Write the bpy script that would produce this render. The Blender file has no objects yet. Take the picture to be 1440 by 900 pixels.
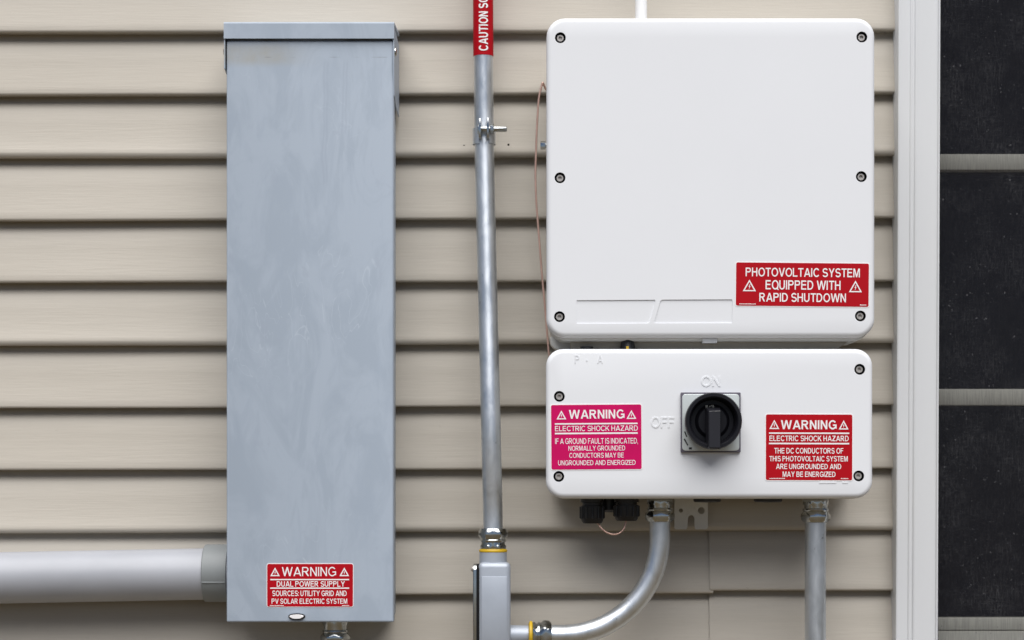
import bpy, bmesh, math, random
from mathutils import Vector, Matrix
R = math.radians
random.seed(7)
scene = bpy.context.scene
COL = scene.collection

# ------------------------------------------------------------------ camera, sky, sun, exposure
D = 2.43            # camera to the butt edges of the siding (plane y = 0), metres
F = 2806.0          # focal length in pixels of the 1440 px wide photograph
VX, VY = 720.0, 690.0   # where the level line of sight meets the picture
CZ = 1.45           # eye height
cam = bpy.data.cameras.new('camera')
camo = bpy.data.objects.new('camera', cam); COL.objects.link(camo)
camo.location = (0, -D, CZ); camo.rotation_euler = (R(90), 0, 0)
cam.sensor_width = 36; cam.lens = F / 1440 * 36
cam.shift_y = (VY - 450) / 1440
cam.clip_start = 0.05; cam.clip_end = 2000
cam.dof.use_dof = True; cam.dof.focus_distance = D - 0.115; cam.dof.aperture_fstop = 3.6
scene.camera = camo

SUN_EL, SUN_AZ = 61, 3      # azimuth: degrees to the right of straight in front of the wall
world = bpy.data.worlds.new('World'); scene.world = world; world.use_nodes = True
wn = world.node_tree.nodes; wl = world.node_tree.links
sky = wn.new('ShaderNodeTexSky'); sky.sky_type = 'NISHITA'; sky.sun_disc = False
sky.sun_elevation = R(SUN_EL); sky.sun_rotation = R(180 - SUN_AZ)
sky.air_density = 0.5; sky.dust_density = 0.4; sky.ozone_density = 0.3
wl.new(sky.outputs[0], wn['Background'].inputs[0]); wn['Background'].inputs[1].default_value = 0.05
sun = bpy.data.lights.new('sun', 'SUN'); sun.energy = 4.0; sun.angle = R(70); sun.color = (1, .98, .955)
suno = bpy.data.objects.new('sun', sun); COL.objects.link(suno); suno.location = (1, -4, 6)
sd = Vector((math.sin(R(SUN_AZ)) * math.cos(R(SUN_EL)), -math.cos(R(SUN_AZ)) * math.cos(R(SUN_EL)), math.sin(R(SUN_EL))))
suno.rotation_euler = sd.to_track_quat('Z', 'Y').to_euler()
vs = scene.view_settings
vs.view_transform = 'Standard'; vs.look = 'None'; vs.gamma = 1; vs.exposure = 0.40
vs.use_curve_mapping = False

# ------------------------------------------------------------------ helpers
def X(px, y=0.0): return (px - VX) * (D + y) / F
def Z(py, y=0.0): return CZ + (VY - py) * (D + y) / F
def P(px, py, y=0.0): return Vector((X(px, y), y, Z(py, y)))
def S(px, y=0.0): return px * (D + y) / F

def link(o, parent=None):
    COL.objects.link(o)
    if parent is not None: o.parent = parent
    return o
def world_base(o):
    v = Vector((0, 0, 0))
    while o is not None: v += o.location; o = o.parent
    return v
def thing(name, loc, label, cat, group=None):
    o = link(bpy.data.objects.new(name, None)); o.location = loc; o.empty_display_size = .05
    o['label'] = label; o['category'] = cat
    if group: o['group'] = group
    return o
def finish(bm, name, sharp=35, smooth=True):
    bmesh.ops.remove_doubles(bm, verts=bm.verts, dist=1e-6)
    bmesh.ops.recalc_face_normals(bm, faces=bm.faces)
    me = bpy.data.meshes.new(name); bm.to_mesh(me); bm.free()
    if smooth:
        for p in me.polygons: p.use_smooth = True
        me.set_sharp_from_angle(angle=R(sharp))
    return me
def obj(name, bm, mat, parent, sharp=35, smooth=True, label=None):
    """verts in bm are world coordinates; they are stored relative to the parent thing's base"""
    if parent is not None: bmesh.ops.translate(bm, verts=bm.verts, vec=-world_base(parent))
    me = finish(bm, name, sharp, smooth); me.materials.append(mat)
    o = link(bpy.data.objects.new(name, me), parent)
    if label: o['label'] = label
    return o
def put(name, me, pos, parent):
    o = link(bpy.data.objects.new(name, me), parent); o.location = Vector(pos) - world_base(parent); return o

def box(bm, x0, x1, y0, y1, z0, z1, bev=0, seg=2):
    r = bmesh.ops.create_cube(bm, size=1)
    for v in r['verts']:
        v.co = Vector(((x0 + x1) / 2 + v.co.x * (x1 - x0), (y0 + y1) / 2 + v.co.y * (y1 - y0), (z0 + z1) / 2 + v.co.z * (z1 - z0)))
    if bev:
        es = list({e for v in r['verts'] for e in v.link_edges})
        bmesh.ops.bevel(bm, geom=es, offset=bev, segments=seg, affect='EDGES', profile=.5)
def rloop(cx, cz, w, h, r, n=6):
    pts = []
    for sx, sz, a0 in ((1, 1, 0), (-1, 1, 90), (-1, -1, 180), (1, -1, 270)):
        for i in range(n + 1):
            a = R(a0 + 90 * i / n)
            pts.append((cx + sx * (w / 2 - r) + r * math.cos(a), cz + sz * (h / 2 - r) + r * math.sin(a)))
    return pts
def circ(cx, cz, r, n=24): return [(cx + r * math.cos(2 * math.pi * i / n), cz + r * math.sin(2 * math.pi * i / n)) for i in range(n)]
def ring(bm, pts, y): return [bm.verts.new((p[0], y, p[1])) for p in pts]
def bridge(bm, a, b):
    n = len(a)
    for i in range(n): bm.faces.new((a[i], a[(i + 1) % n], b[(i + 1) % n], b[i]))
def edges_of(bm, vs_):
    out = []
    for i in range(len(vs_)):
        a, b = vs_[i], vs_[(i + 1) % len(vs_)]
        e = bm.edges.get((a, b)) or bm.edges.new((a, b)); out.append(e)
    return out
def shell(bm, cx, cz, w, h, r, yb, yf, fil, holes=(), back=True, draft=0.0, n=7):
    """rounded box whose front (towards -y) edge is filleted; holes: (loop points, depth, floor?)"""
    prof = [(yb, draft)] + [(yf + fil - fil * math.sin(R(a)), fil * (1 - math.cos(R(a)))) for a in (0, 18, 36, 54, 72, 90)]
    # prof: (y, inset)
    prev = None; first = None
    for (y, ins) in prof:
        lp = ring(bm, rloop(cx, cz, w - 2 * ins, h - 2 * ins, max(r - ins, .0004), n), y)
        if prev: bridge(bm, prev, lp)
        else: first = lp
        prev = lp
    if back: bm.faces.new(first)
    if not holes: bm.faces.new(prev); return
    es = edges_of(bm, prev)
    for pts, dep, floor in holes:
        a = ring(bm, pts, yf); es += edges_of(bm, a)
        b = ring(bm, pts, yf + dep); bridge(bm, a, b)
        if floor: bm.faces.new(b)
    bmesh.ops.triangle_fill(bm, edges=es, use_beauty=True)
def prism(bm, pts, y0, y1, holes=()):
    a = ring(bm, pts, y0); b = ring(bm, pts, y1); bridge(bm, a, b)
    if not holes: bm.faces.new(a); bm.faces.new(b); return
    ea, eb = edges_of(bm, a), edges_of(bm, b)
    for h in holes:
        c = ring(bm, h, y0); d = ring(bm, h, y1); bridge(bm, c, d); ea += edges_of(bm, c); eb += edges_of(bm, d)
    bmesh.ops.triangle_fill(bm, edges=ea, use_beauty=True); bmesh.ops.triangle_fill(bm, edges=eb, use_beauty=True)
def frame_of(d):
    d = d.normalized(); u = Vector((0, 1, 0)) if abs(d.y) < .9 else Vector((1, 0, 0))
    a = d.cross(u).normalized(); return a, a.cross(d).normalized()
def lathe(bm, prof, org, d, n=32, hexed=()):
    """prof: (radius, distance along d); rows listed in hexed get six flats"""
    org = Vector(org); d = Vector(d).normalized(); a, b = frame_of(d); prev = None
    for k, (r, t) in enumerate(prof):
        if r < 1e-7:
            v = bm.verts.new(org + d * t)
            if prev:
                for i in range(n): bm.faces.new((prev[i], prev[(i + 1) % n], v))
            prev = ('p', v); continue
        row = []
        for i in range(n):
            th = 2 * math.pi * i / n; rr = r
            if k in hexed:
                m = (th % (math.pi / 3)) - math.pi / 6
                rr = min(r, r * .895 / math.cos(m))
            row.append(bm.verts.new(org + d * t + a * (rr * math.cos(th)) + b * (rr * math.sin(th))))
        if prev:
            if prev[0] == 'p':
                for i in range(n): bm.faces.new((prev[1], row[(i + 1) % n], row[i]))
            else: bridge(bm, prev, row)
        prev = row
def tube(bm, pts, r, n=20, cap=True):
    pts = [Vector(p) for p in pts]; rows = []; t0 = (pts[1] - pts[0]).normalized(); a, b = frame_of(t0); last = t0
    for i, p in enumerate(pts):
        t = (pts[min(i + 1, len(pts) - 1)] - pts[max(i - 1, 0)]).normalized()
        q = last.rotation_difference(t); a = q @ a; b = q @ b; last = t
        rows.append([bm.verts.new(p + a * (r * math.cos(2 * math.pi * k / n)) + b * (r * math.sin(2 * math.pi * k / n))) for k in range(n)])
    for i in range(len(rows) - 1): bridge(bm, rows[i], rows[i + 1])
    if cap: bm.faces.new(rows[0]); bm.faces.new(rows[-1])
def smoothline(pts, n=8):
    pts = [Vector(p) for p in pts]; out = []
    for i in range(len(pts) - 1):
        p0, p1, p2, p3 = pts[max(i - 1, 0)], pts[i], pts[i + 1], pts[min(i + 2, len(pts) - 1)]
        for k in range(n):
            t = k / n
            out.append(.5 * ((2 * p1) + (p2 - p0) * t + (2 * p0 - 5 * p1 + 4 * p2 - p3) * t * t + (3 * p1 - p0 - 3 * p2 + p3) * t ** 3))
    out.append(pts[-1]); return out

# ------------------------------------------------------------------ materials
def nodes_of(m): m.use_nodes = True; return m.node_tree.nodes, m.node_tree.links
def new(nt, t, **kw):
    n = nt.new(t)
    for k, v in kw.items(): setattr(n, k, v)
    return n
def noise(N, L, vec, scale, detail=4, rough=.55, mapping=(1, 1, 1), dist=0.0):
    mp = N.new('ShaderNodeMapping'); mp.inputs['Scale'].default_value = mapping; L.new(vec, mp.inputs['Vector'])
    t = N.new('ShaderNodeTexNoise'); t.inputs['Scale'].default_value = scale; t.inputs['Detail'].default_value = detail
    t.inputs['Roughness'].default_value = rough; t.inputs['Distortion'].default_value = dist
    L.new(mp.outputs[0], t.inputs['Vector']); return t.outputs['Fac']
def ramp(N, L, fac, stops):
    r = N.new('ShaderNodeValToRGB'); e = r.color_ramp.elements
    while len(e) < len(stops): e.new(.5)
    for el, (p, c) in zip(e, stops):
        el.position = p; el.color = (c, c, c, 1) if not hasattr(c, '__len__') else (*c, 1)
    L.new(fac, r.inputs[0]); return r.outputs[0]
def mixc(N, L, fac, a, b, mode='MIX'):
    m = N.new('ShaderNodeMix'); m.data_type = 'RGBA'; m.blend_type = mode
    for sock, v in ((m.inputs[0], fac), (m.inputs[6], a), (m.inputs[7], b)):
        if isinstance(v, (int, float)): sock.default_value = v
        elif isinstance(v, tuple): sock.default_value = (*v, 1)
        else: L.new(v, sock)
    return m.outputs[2]
def math2(N, L, op, a, b=0.0, c=None, clamp=False):
    m = N.new('ShaderNodeMath'); m.operation = op; m.use_clamp = clamp
    for s, v in zip(m.inputs, (a, b, c)):
        if v is None: continue
        if isinstance(v, (int, float)): s.default_value = v
        else: L.new(v, s)
    return m.outputs[0]
def base(name, color, rough=.5, metal=0.0, spec=.5, var=.06, vscale=6.0, vmap=(1, 1, 1), bump=0.0, bscale=900, bmap=(1, 1, 1), bdist=.0003, rvar=0.0):
    m = bpy.data.materials.new(name); N, L = nodes_of(m); bs = N['Principled BSDF']
    geo = N.new('ShaderNodeNewGeometry'); pos = geo.outputs['Position']
    bs.inputs['Metallic'].default_value = metal; bs.inputs['Roughness'].default_value = rough
    bs.inputs['Specular IOR Level'].default_value = spec
    f = noise(N, L, pos, vscale, 5, .6, vmap)
    lo = tuple(c * (1 - var) for c in color); hi = tuple(min(1, c * (1 + var)) for c in color)
    col = ramp(N, L, f, [(.3, lo), (.7, hi)]); L.new(col, bs.inputs['Base Color'])
    if rvar:
        g = noise(N, L, pos, vscale * 2.3, 4, .6, vmap)
        rr = N.new('ShaderNodeMapRange'); rr.inputs[1].default_value = .3; rr.inputs[2].default_value = .7
        rr.inputs[3].default_value = rough - rvar; rr.inputs[4].default_value = rough + rvar
        L.new(g, rr.inputs[0]); L.new(rr.outputs[0], bs.inputs['Roughness'])
    if bump:
        h = noise(N, L, pos, bscale, 3, .6, bmap)
        b = N.new('ShaderNodeBump'); b.inputs['Strength'].default_value = bump; b.inputs['Distance'].default_value = bdist
        L.new(h, b.inputs['Height']); L.new(b.outputs[0], bs.inputs['Normal'])
    m['col'] = 1
    return m

def siding_material():
    m = bpy.data.materials.new('beige_vinyl'); N, L = nodes_of(m); bs = N['Principled BSDF']
    geo = N.new('ShaderNodeNewGeometry'); oi = N.new('ShaderNodeObjectInfo')
    off = N.new('ShaderNodeVectorMath'); off.operation = 'MULTIPLY_ADD'
    cb = N.new('ShaderNodeCombineXYZ'); L.new(oi.outputs['Random'], cb.inputs[0]); L.new(oi.outputs['Random'], cb.inputs[1])
    L.new(cb.outputs[0], off.inputs[0]); off.inputs[1].default_value = (9, 5, 0); L.new(geo.outputs['Position'], off.inputs[2])
    pos = off.outputs[0]
    grain = noise(N, L, pos, 1, 6, .62, (20, 20, 430), .25)
    fine = noise(N, L, pos, 1, 3, .6, (40, 40, 900))
    big = noise(N, L, pos, 2.2, 4, .5, (1, 1, 2.5))
    c = ramp(N, L, big, [(.3, (.460, .421, .360)), (.7, (.490, .451, .390))])
    g = ramp(N, L, grain, [(.32, .97), (.68, 1.025)])
    c = mixc(N, L, 1.0, c, g, 'MULTIPLY')
    # faint grime specks
    sp = noise(N, L, pos, 60, 5, .7, (1, 1, 2)); spm = ramp(N, L, sp, [(.68, 0.0), (.80, .35)])
    c = mixc(N, L, spm, c, (.25, .21, .16)); L.new(c, bs.inputs['Base Color'])
    bs.inputs['Roughness'].default_value = .48; bs.inputs['Specular IOR Level'].default_value = .35
    h = math2(N, L, 'MULTIPLY_ADD', fine, .35, grain)
    b = N.new('ShaderNodeBump'); b.inputs['Strength'].default_value = .34; b.inputs['Distance'].default_value = .0006
    L.new(h, b.inputs['Height']); L.new(b.outputs[0], bs.inputs['Normal'])
    return m

def grey_paint():
    """painted steel with rubbed patches, a rusty tide mark under the hood and two dried runs"""
    m = bpy.data.materials.new('grey_enamel'); N, L = nodes_of(m); bs = N['Principled BSDF']
    geo = N.new('ShaderNodeNewGeometry'); pos = geo.outputs['Position']
    sx = N.new('ShaderNodeSeparateXYZ'); L.new(pos, sx.inputs[0]); x, z = sx.outputs[0], sx.outputs[2]
    A, B = (.348, .404, .476), (.382, .440, .515)
    p1 = noise(N, L, pos, 9, 5, .62, (1.9, 1, .8), 1.3)
    c = mixc(N, L, ramp(N, L, p1, [(.43, 0.0), (.56, 1.0)]), A, B)
    p2 = noise(N, L, pos, 26, 4, .6, (1.6, 1, .45), .8)
    c = mixc(N, L, ramp(N, L, p2, [(.57, 0.0), (.66, .55)]), c, (.345, .402, .478))
    # pale rub marks: thin iso-lines of a noise, only where a second noise allows
    p3 = noise(N, L, pos, 13, 2, .5, (1.6, 1, .7), 2.2)
    line = ramp(N, L, p3, [(.492, 0.0), (.5, 1.0), (.508, 0.0)])
    msk = ramp(N, L, noise(N, L, pos, 7, 3, .5), [(.50, 0.0), (.62, .45)])
    c = mixc(N, L, math2(N, L, 'MULTIPLY', line, msk), c, (.50, .56, .63))
    sv = noise(N, L, pos, 1, 4, .65, (170, 1, 9), .4)      # faint wipe streaks
    c = mixc(N, L, ramp(N, L, sv, [(.56, 0.0), (.70, .30)]), c, (.335, .395, .475))
    sl_ = noise(N, L, pos, 34, 3, .6, (1, 1, .55), 1.0)
    c = mixc(N, L, ramp(N, L, sl_, [(.64, 0.0), (.70, .5)]), c, (.345, .395, .47))
    def band(v, c0, hw, soft):
        d = math2(N, L, 'ABSOLUTE', math2(N, L, 'SUBTRACT', v, c0))
        mr = N.new('ShaderNodeMapRange'); mr.interpolation_type = 'SMOOTHSTEP'
        mr.inputs[1].default_value = hw + soft; mr.inputs[2].default_value = hw; L.new(d, mr.inputs[0]); return mr.outputs[0]
    yb = -.10
    wob = math2(N, L, 'MULTIPLY', math2(N, L, 'SUBTRACT', noise(N, L, pos, 14, 3, .6), .5), .012)
    xw = math2(N, L, 'ADD', x, wob)
    # rust tide mark
    st = math2(N, L, 'MULTIPLY', band(z, Z(76, yb), S(7, yb), S(14, yb)), band(x, X(330, yb), S(40, yb), S(90, yb)))
    st = math2(N, L, 'MULTIPLY', st, ramp(N, L, noise(N, L, pos, 30, 5, .7), [(.3, .25), (.7, .75)]))
    c = mixc(N, L, st, c, (.36, .35, .31))
    # the two runs
    for px, top, bot in ((458, 86, 260), (484, 84, 190)):
        r_ = math2(N, L, 'MULTIPLY', band(xw, X(px, yb), S(2.2, yb), S(2.5, yb)), band(z, (Z(top, yb) + Z(bot, yb)) / 2, (Z(top, yb) - Z(bot, yb)) / 2 - S(8, yb), S(14, yb)))
        i_ = band(xw, X(px, yb), S(.5, yb), S(1.5, yb))
        r_ = math2(N, L, 'MULTIPLY', r_, math2(N, L, 'MULTIPLY_ADD', i_, -.35, .5))
        c = mixc(N, L, r_, c, (.32, .37, .445))
    # press line across the cover below the hood
    pl = math2(N, L, 'MULTIPLY', band(z, Z(80.5, yb), S(.3, yb), S(.7, yb)), ramp(N, L, noise(N, L, pos, 40, 2, .5, (1, 1, .01)), [(.5, 0.0), (.62, .55)]))
    c = mixc(N, L, pl, c, (.2, .21, .23))
    L.new(c, bs.inputs['Base Color']); bs.inputs['Specular IOR Level'].default_value = .4
    rr = ramp(N, L, p1, [(.4, .42), (.6, .52)]); L.new(rr, bs.inputs['Roughness'])
    h = noise(N, L, pos, 420, 2, .5); b = N.new('ShaderNodeBump'); b.inputs['Strength'].default_value = .05; b.inputs['Distance'].default_value = .0004
    L.new(h, b.inputs['Height']); L.new(b.outputs[0], bs.inputs['Normal'])
    return m

def screen_material():
    m = bpy.data.materials.new('insect_mesh'); N, L = nodes_of(m); bs = N['Principled BSDF']
    geo = N.new('ShaderNodeNewGeometry'); pos = geo.outputs['Position']
    v = noise(N, L, pos, 1, 3, .7, (520, 1, 75)); h = noise(N, L, pos, 1, 3, .7, (75, 1, 520))
    blot = noise(N, L, pos, 14, 4, .6)
    fv = ramp(N, L, v, [(.46, 0.0), (.74, .75)]); fh = ramp(N, L, h, [(.48, 0.0), (.76, .7)])
    lint = math2(N, L, 'MULTIPLY', math2(N, L, 'MAXIMUM', fv, fh), ramp(N, L, blot, [(.42, .12), (.68, .9)]))
    sp = ramp(N, L, noise(N, L, pos, 260, 2, .5), [(.69, 0.0), (.76, .85)])
    lint = math2(N, L, 'MAXIMUM', lint, sp)
    col = mixc(N, L, lint, (.015, .015, .019), (.12, .12, .125)); L.new(col, bs.inputs['Base Color'])
    bs.inputs['Roughness'].default_value = .7; bs.inputs['Specular IOR Level'].default_value = .1
    weave = ramp(N, L, noise(N, L, pos, 1, 1, .5, (900, 1, 40)), [(.35, .47), (.65, .60)])
    a = math2(N, L, 'MAXIMUM', weave, lint); L.new(a, bs.inputs['Alpha'])
    return m

def galvanised():
    """zinc coated tube: cloudy spangle, drawn scratches along the tube, a few dark scuffs"""
    m = bpy.data.materials.new('galvanised_steel'); N, L = nodes_of(m); bs = N['Principled BSDF']
    geo = N.new('ShaderNodeNewGeometry'); pos = geo.outputs['Position']
    cl = noise(N, L, pos, 55, 5, .65, (1, 1, .5), .6)
    c = ramp(N, L, cl, [(.3, (.60, .635, .665)), (.5, (.68, .71, .74)), (.7, (.75, .78, .81))])
    sc = ramp(N, L, noise(N, L, pos, 1, 3, .6, (700, 700, 16)), [(.60, 0.0), (.70, .28)])
    c = mixc(N, L, sc, c, (.44, .46, .49))
    sf = ramp(N, L, noise(N, L, pos, 150, 4, .7, (1, 1, .6)), [(.66, 0.0), (.74, .75)])
    c = mixc(N, L, sf, c, (.20, .20, .20)); L.new(c, bs.inputs['Base Color'])
    bs.inputs['Metallic'].default_value = .9
    L.new(ramp(N, L, cl, [(.3, .30), (.7, .44)]), bs.inputs['Roughness'])
    b = N.new('ShaderNodeBump'); b.inputs['Strength'].default_value = .10; b.inputs['Distance'].default_value = .0003
    L.new(noise(N, L, pos, 380, 3, .6, (1, 1, .25)), b.inputs['Height']); L.new(b.outputs[0], bs.inputs['Normal'])
    return m

def ground_material():
    m = base('bounce_ground', (.105, .080, .046), .9, var=.35, vscale=3, spec=.2); return m  # unseen ground, coloured brown to bounce warm light into the wall's shadows

M = dict(
    siding=siding_material(), grey=grey_paint(), mesh=screen_material(), bounce_ground=ground_material(),
    white=base('white_powder_coat', (.775, .788, .812), .42, spec=.4, var=.012, vscale=5, bump=.04, bscale=1500, bdist=.0002),
    housing=base('housing_grey', (.60, .60, .58), .5, var=.03),
    red=base('red_vinyl', (.42, .002, .009), .55, spec=.15, var=.04, vscale=40),
    magenta=base('faded_magenta_vinyl', (.56, .003, .105), .55, spec=.15, var=.09, vscale=22),
    print=base('white_print', (.86, .84, .84), .5, var=.02),
    cream=base('cream_print', (.82, .70, .62), .5, var=.02),
    emt=galvanised(),
    zinc=base('bright_zinc', (.50, .515, .51), .20, metal=1, var=.08, vscale=80, rvar=.06),
    cast=base('cast_aluminium_paint', (.40, .435, .49), .42, metal=.25, var=.05, vscale=30, bump=.10, bscale=700),
    pvc=base('grey_pvc', (.37, .38, .41), .42, var=.07, vscale=16, vmap=(.5, 1, 1)),
    pvc_dark=base('weathered_pvc_coupling', (.225, .24, .242), .5, var=.05, vscale=25),
    wpipe=base('white_pipe_plastic', (.85, .85, .85), .35, var=.02),
    yellow=base('yellow_sealing_ring', (.60, .38, .015), .45, var=.05),
    black=base('black_plastic', (.010, .010, .012), .42, var=.1, bump=.04),
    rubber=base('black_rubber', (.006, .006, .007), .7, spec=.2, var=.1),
    knob=base('knob_plastic', (.007, .007, .010), .38, spec=.28, var=.1),
    grip=base('grip_plastic', (.018, .018, .023), .36, spec=.4, var=.08),
    plate=base('silver_plate', (.60, .64, .63), .38, metal=.3, var=.03),
    dark=base('dark_frame', (.10, .09, .12), .5, var=.08),
    mark=base('grey_marking', (.20, .20, .18), .5, var=.05),
    steel=base('stainless_screw', (.50, .47, .44), .40, metal=.45, var=.1, vscale=200),
    copper=base('copper_wire', (.70, .46, .38), .40, metal=.65, var=.10, vscale=60),
    trim=base('white_trim_vinyl', (.66, .67, .68), .42, var=.02, vscale=4, vmap=(1, 1, .3)),
    bar=base('grille_bar', (.80, .79, .70), .5, var=.03),
    pane=base('dark_glass', (.006, .006, .008), .12, spec=.25, var=.05),
    sheath=base('wall_sheathing', (.30, .26, .20), .9, var=.1),
    concrete=base('foundation_concrete', (.34, .33, .31), .85, var=.15, vscale=12, bump=.3, bscale=60, bdist=.003),
    tan=base('tan_plastic', (.42, .38, .32), .6, var=.03),
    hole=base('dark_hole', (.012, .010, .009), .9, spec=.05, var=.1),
)

# ------------------------------------------------------------------ ground
bm = bmesh.new(); bmesh.ops.create_grid(bm, x_segments=8, y_segments=8, size=400)
g = obj('ground', bm, M['bounce_ground'], None); g['kind'] = 'structure'; g['label'] = 'unseen brown ground in front of the house, toned for warm bounce light'

# ------------------------------------------------------------------ house wall: siding boards and window
house = thing('house', (0, .1, 0), 'house wall clad in beige vinyl lap siding with a screened window', 'house')
TILT = -math.tan(R(.157)) * -1
XL, XR = -2.4, 2.4
SEAM = X(1003)
WX0, WX1 = X(1262), 1.38           # outer edges of the window trim
WZ1, WZ0 = 2.36, Z(968)
def board(x0, x1, zb, zt, joint, dz=0.0, dy=0.0, tilt=TILT):
    """one lap: face leans out towards its lower edge, rolls under and returns to the wall"""
    h = zt - zb; lip = .0042 if joint else .0020
    prof = [(.0225, h + .010), (.0212, h + .001), (.0190, h * .955), (.0140, h * .875), (.0106, h * .79), (.0077, h * .55), (.0047, h * .32), (.0021, h * .14), (.0008, lip * 1.5)]
    for a in (20, 45, 70, 90): prof.append((.0008 + lip * (1 - math.cos(R(a))), lip * 1.5 - lip * 1.5 * math.sin(R(a))))
    prof += [(.0075, .0002), (.0228, .0008)]
    bm = bmesh.new(); n = max(3, int((x1 - x0) / .045)); prev = None
    ph = [random.uniform(0, 6.28) for _ in range(4)]
    for i in range(n + 1):
        x = x0 + (x1 - x0) * i / n
        wy = .00035 * math.sin(x * 5.1 + ph[0]) + .00025 * math.sin(x * 13 + ph[1])
        wz = .00045 * math.sin(x * 3.3 + ph[2]) + .0002 * math.sin(x * 11 + ph[3])
        row = [bm.verts.new((x, y + wy * (1 if k > 1 else 0) + dy, zb + z + wz + dz + x * tilt)) for k, (y, z) in enumerate(prof)]
        if prev:
            for k in range(len(row) - 1): bm.faces.new((prev[k], prev[k + 1], row[k + 1], row[k]))
        prev = row
    o = obj('siding_board', bm, M['siding'], house, 40); return o
def line_z(k): return CZ + (VY - 43.2 - 88.05 * k) * D / F
for k in range(-10, 22):
    zb, zt = line_z(k), line_z(k - 1); joint = (k % 3 == 2)
    segs = []
    if zt > WZ0 + .01 and zb < WZ1 - .01: segs = [(XL, WX0 + .006), (WX1 - .006, XR)]
    else: segs = [(XL, XR)]
    for (a, b) in segs:
        if k in (9, 10, 11) and a < SEAM < b:
            board(a, SEAM, zb, zt, joint)
            board(SEAM - .004, b, zb, zt, joint, .0032 + SEAM * .0012, -.0016, TILT - .0012)
        else: board(a, b, zb, zt, joint)
bm = bmesh.new(); box(bm, XL, X(1315), .0240, .10, 0, 2.78); box(bm, WX1 - .03, XR, .0240, .10, 0, 2.78)
box(bm, X(1315), WX1 - .03, .0240, .10, 0, WZ0 + .01); box(bm, X(1315), WX1 - .03, .0240, .10, WZ1 - .01, 2.78)
obj('sheathing', bm, M['sheath'], house, smooth=False)
zf = line_z(21)
bm = bmesh.new(); box(bm, XL, XR, -.004, .0238, -.05, zf - .006, .002); obj('foundation', bm, M['concrete'], house)
# small screw holes either side of the pipe clamp
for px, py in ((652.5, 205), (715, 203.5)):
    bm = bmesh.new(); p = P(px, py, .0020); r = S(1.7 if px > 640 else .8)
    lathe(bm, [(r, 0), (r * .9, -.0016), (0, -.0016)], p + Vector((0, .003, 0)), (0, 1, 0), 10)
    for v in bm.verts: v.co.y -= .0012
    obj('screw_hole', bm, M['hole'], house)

win = link(bpy.data.objects.new('window', None), house); win.location = (0, 0, 0)
win['label'] = 'window with white vinyl trim and dark insect screen'
LEAN = (1263 - 1259) / 900      # the jamb leans a hair
zref = Z(450)
def extrude_z(bm, prof, z0, z1, lean=0.0):
    rows = []
    for z in (z0, (z0 + z1) / 2, z1): rows.append([bm.verts.new((x + (z - zref) * lean, y, z)) for x, y in prof])
    for a, b in zip(rows, rows[1:]): bridge(bm, a, b)
    bm.faces.new(rows[0]); bm.faces.new(rows[-1])
def xp(px): return X(px, -.02)
jprof = [(xp(1261.5), .014), (xp(1261.5), -.0165), (xp(1262.3), -.0185), (xp(1264), -.0190), (xp(1265.5), -.0185), (xp(1278.5), -.0175),
         (xp(1279.5), -.0186), (xp(1281), -.0189), (xp(1282.5), -.0182), (xp(1284.5), -.0184), (xp(1286), -.0201), (xp(1288), -.0205),
         (xp(1291), -.0198), (xp(1317), -.0198), (xp(1318.2), -.0222), (xp(1319.8), -.0222), (xp(1320.6), -.020), (xp(1320.6), .045)]
bm = bmesh.new(); extrude_z(bm, jprof, WZ0, WZ1, LEAN); obj('trim', bm, M['trim'], win, 25)
bm = bmesh.new(); extrude_z(bm, [(2 * (WX0 + WX1) / 2 - x, y) for x, y in jprof], WZ0, WZ1); obj('trim', bm, M['trim'], win, 25)
ix0, ix1 = X(1321.2, -.02), WX0 + WX1 - X(1321.2, -.02)
bm = bmesh.new(); box(bm, ix0, ix1, -.019, .045, WZ0, Z(925), .003); obj('sill', bm, M['trim'], win)
bm = bmesh.new(); box(bm, ix0, ix1, -.019, .045, WZ1 - .05, WZ1, .003); obj('head', bm, M['trim'], win)
sz0, sz1 = Z(925) , WZ1 - .05
bm = bmesh.new(); box(bm, ix0 - .002, ix1 + .002, .0415, .044, sz0 - .01, sz1 + .01); obj('pane', bm, M['pane'], win, smooth=False)
for a, b in ((216.5, 239), (547, 570), (869, 886), (887.2, 940), (-118, -95)):
    bm = bmesh.new(); box(bm, ix0 - .002, ix1 + .002, .020, .0405, Z(b, .02), Z(a, .02), .0015); obj('grille_bar', bm, M['bar'], win)
bm = bmesh.new()
sy = .006
bmesh.ops.create_grid(bm, x_segments=1, y_segments=1, size=.5)
for v in bm.verts: v.co = Vector((ix0 + .0015 + (v.co.x + .5) * (ix1 - ix0 - .003), sy, sz0 + (v.co.y + .5) * (sz1 - sz0)))
obj('insect_screen', bm, M['mesh'], win, smooth=False)
for a, b in ((ix0 + .0008, ix0 + .0030), (ix1 - .003, ix1 - .0008)):
    bm = bmesh.new(); box(bm, a, b, .002, .012, sz0, sz1); obj('screen_frame', bm, M['dark'], win, smooth=False)

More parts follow.
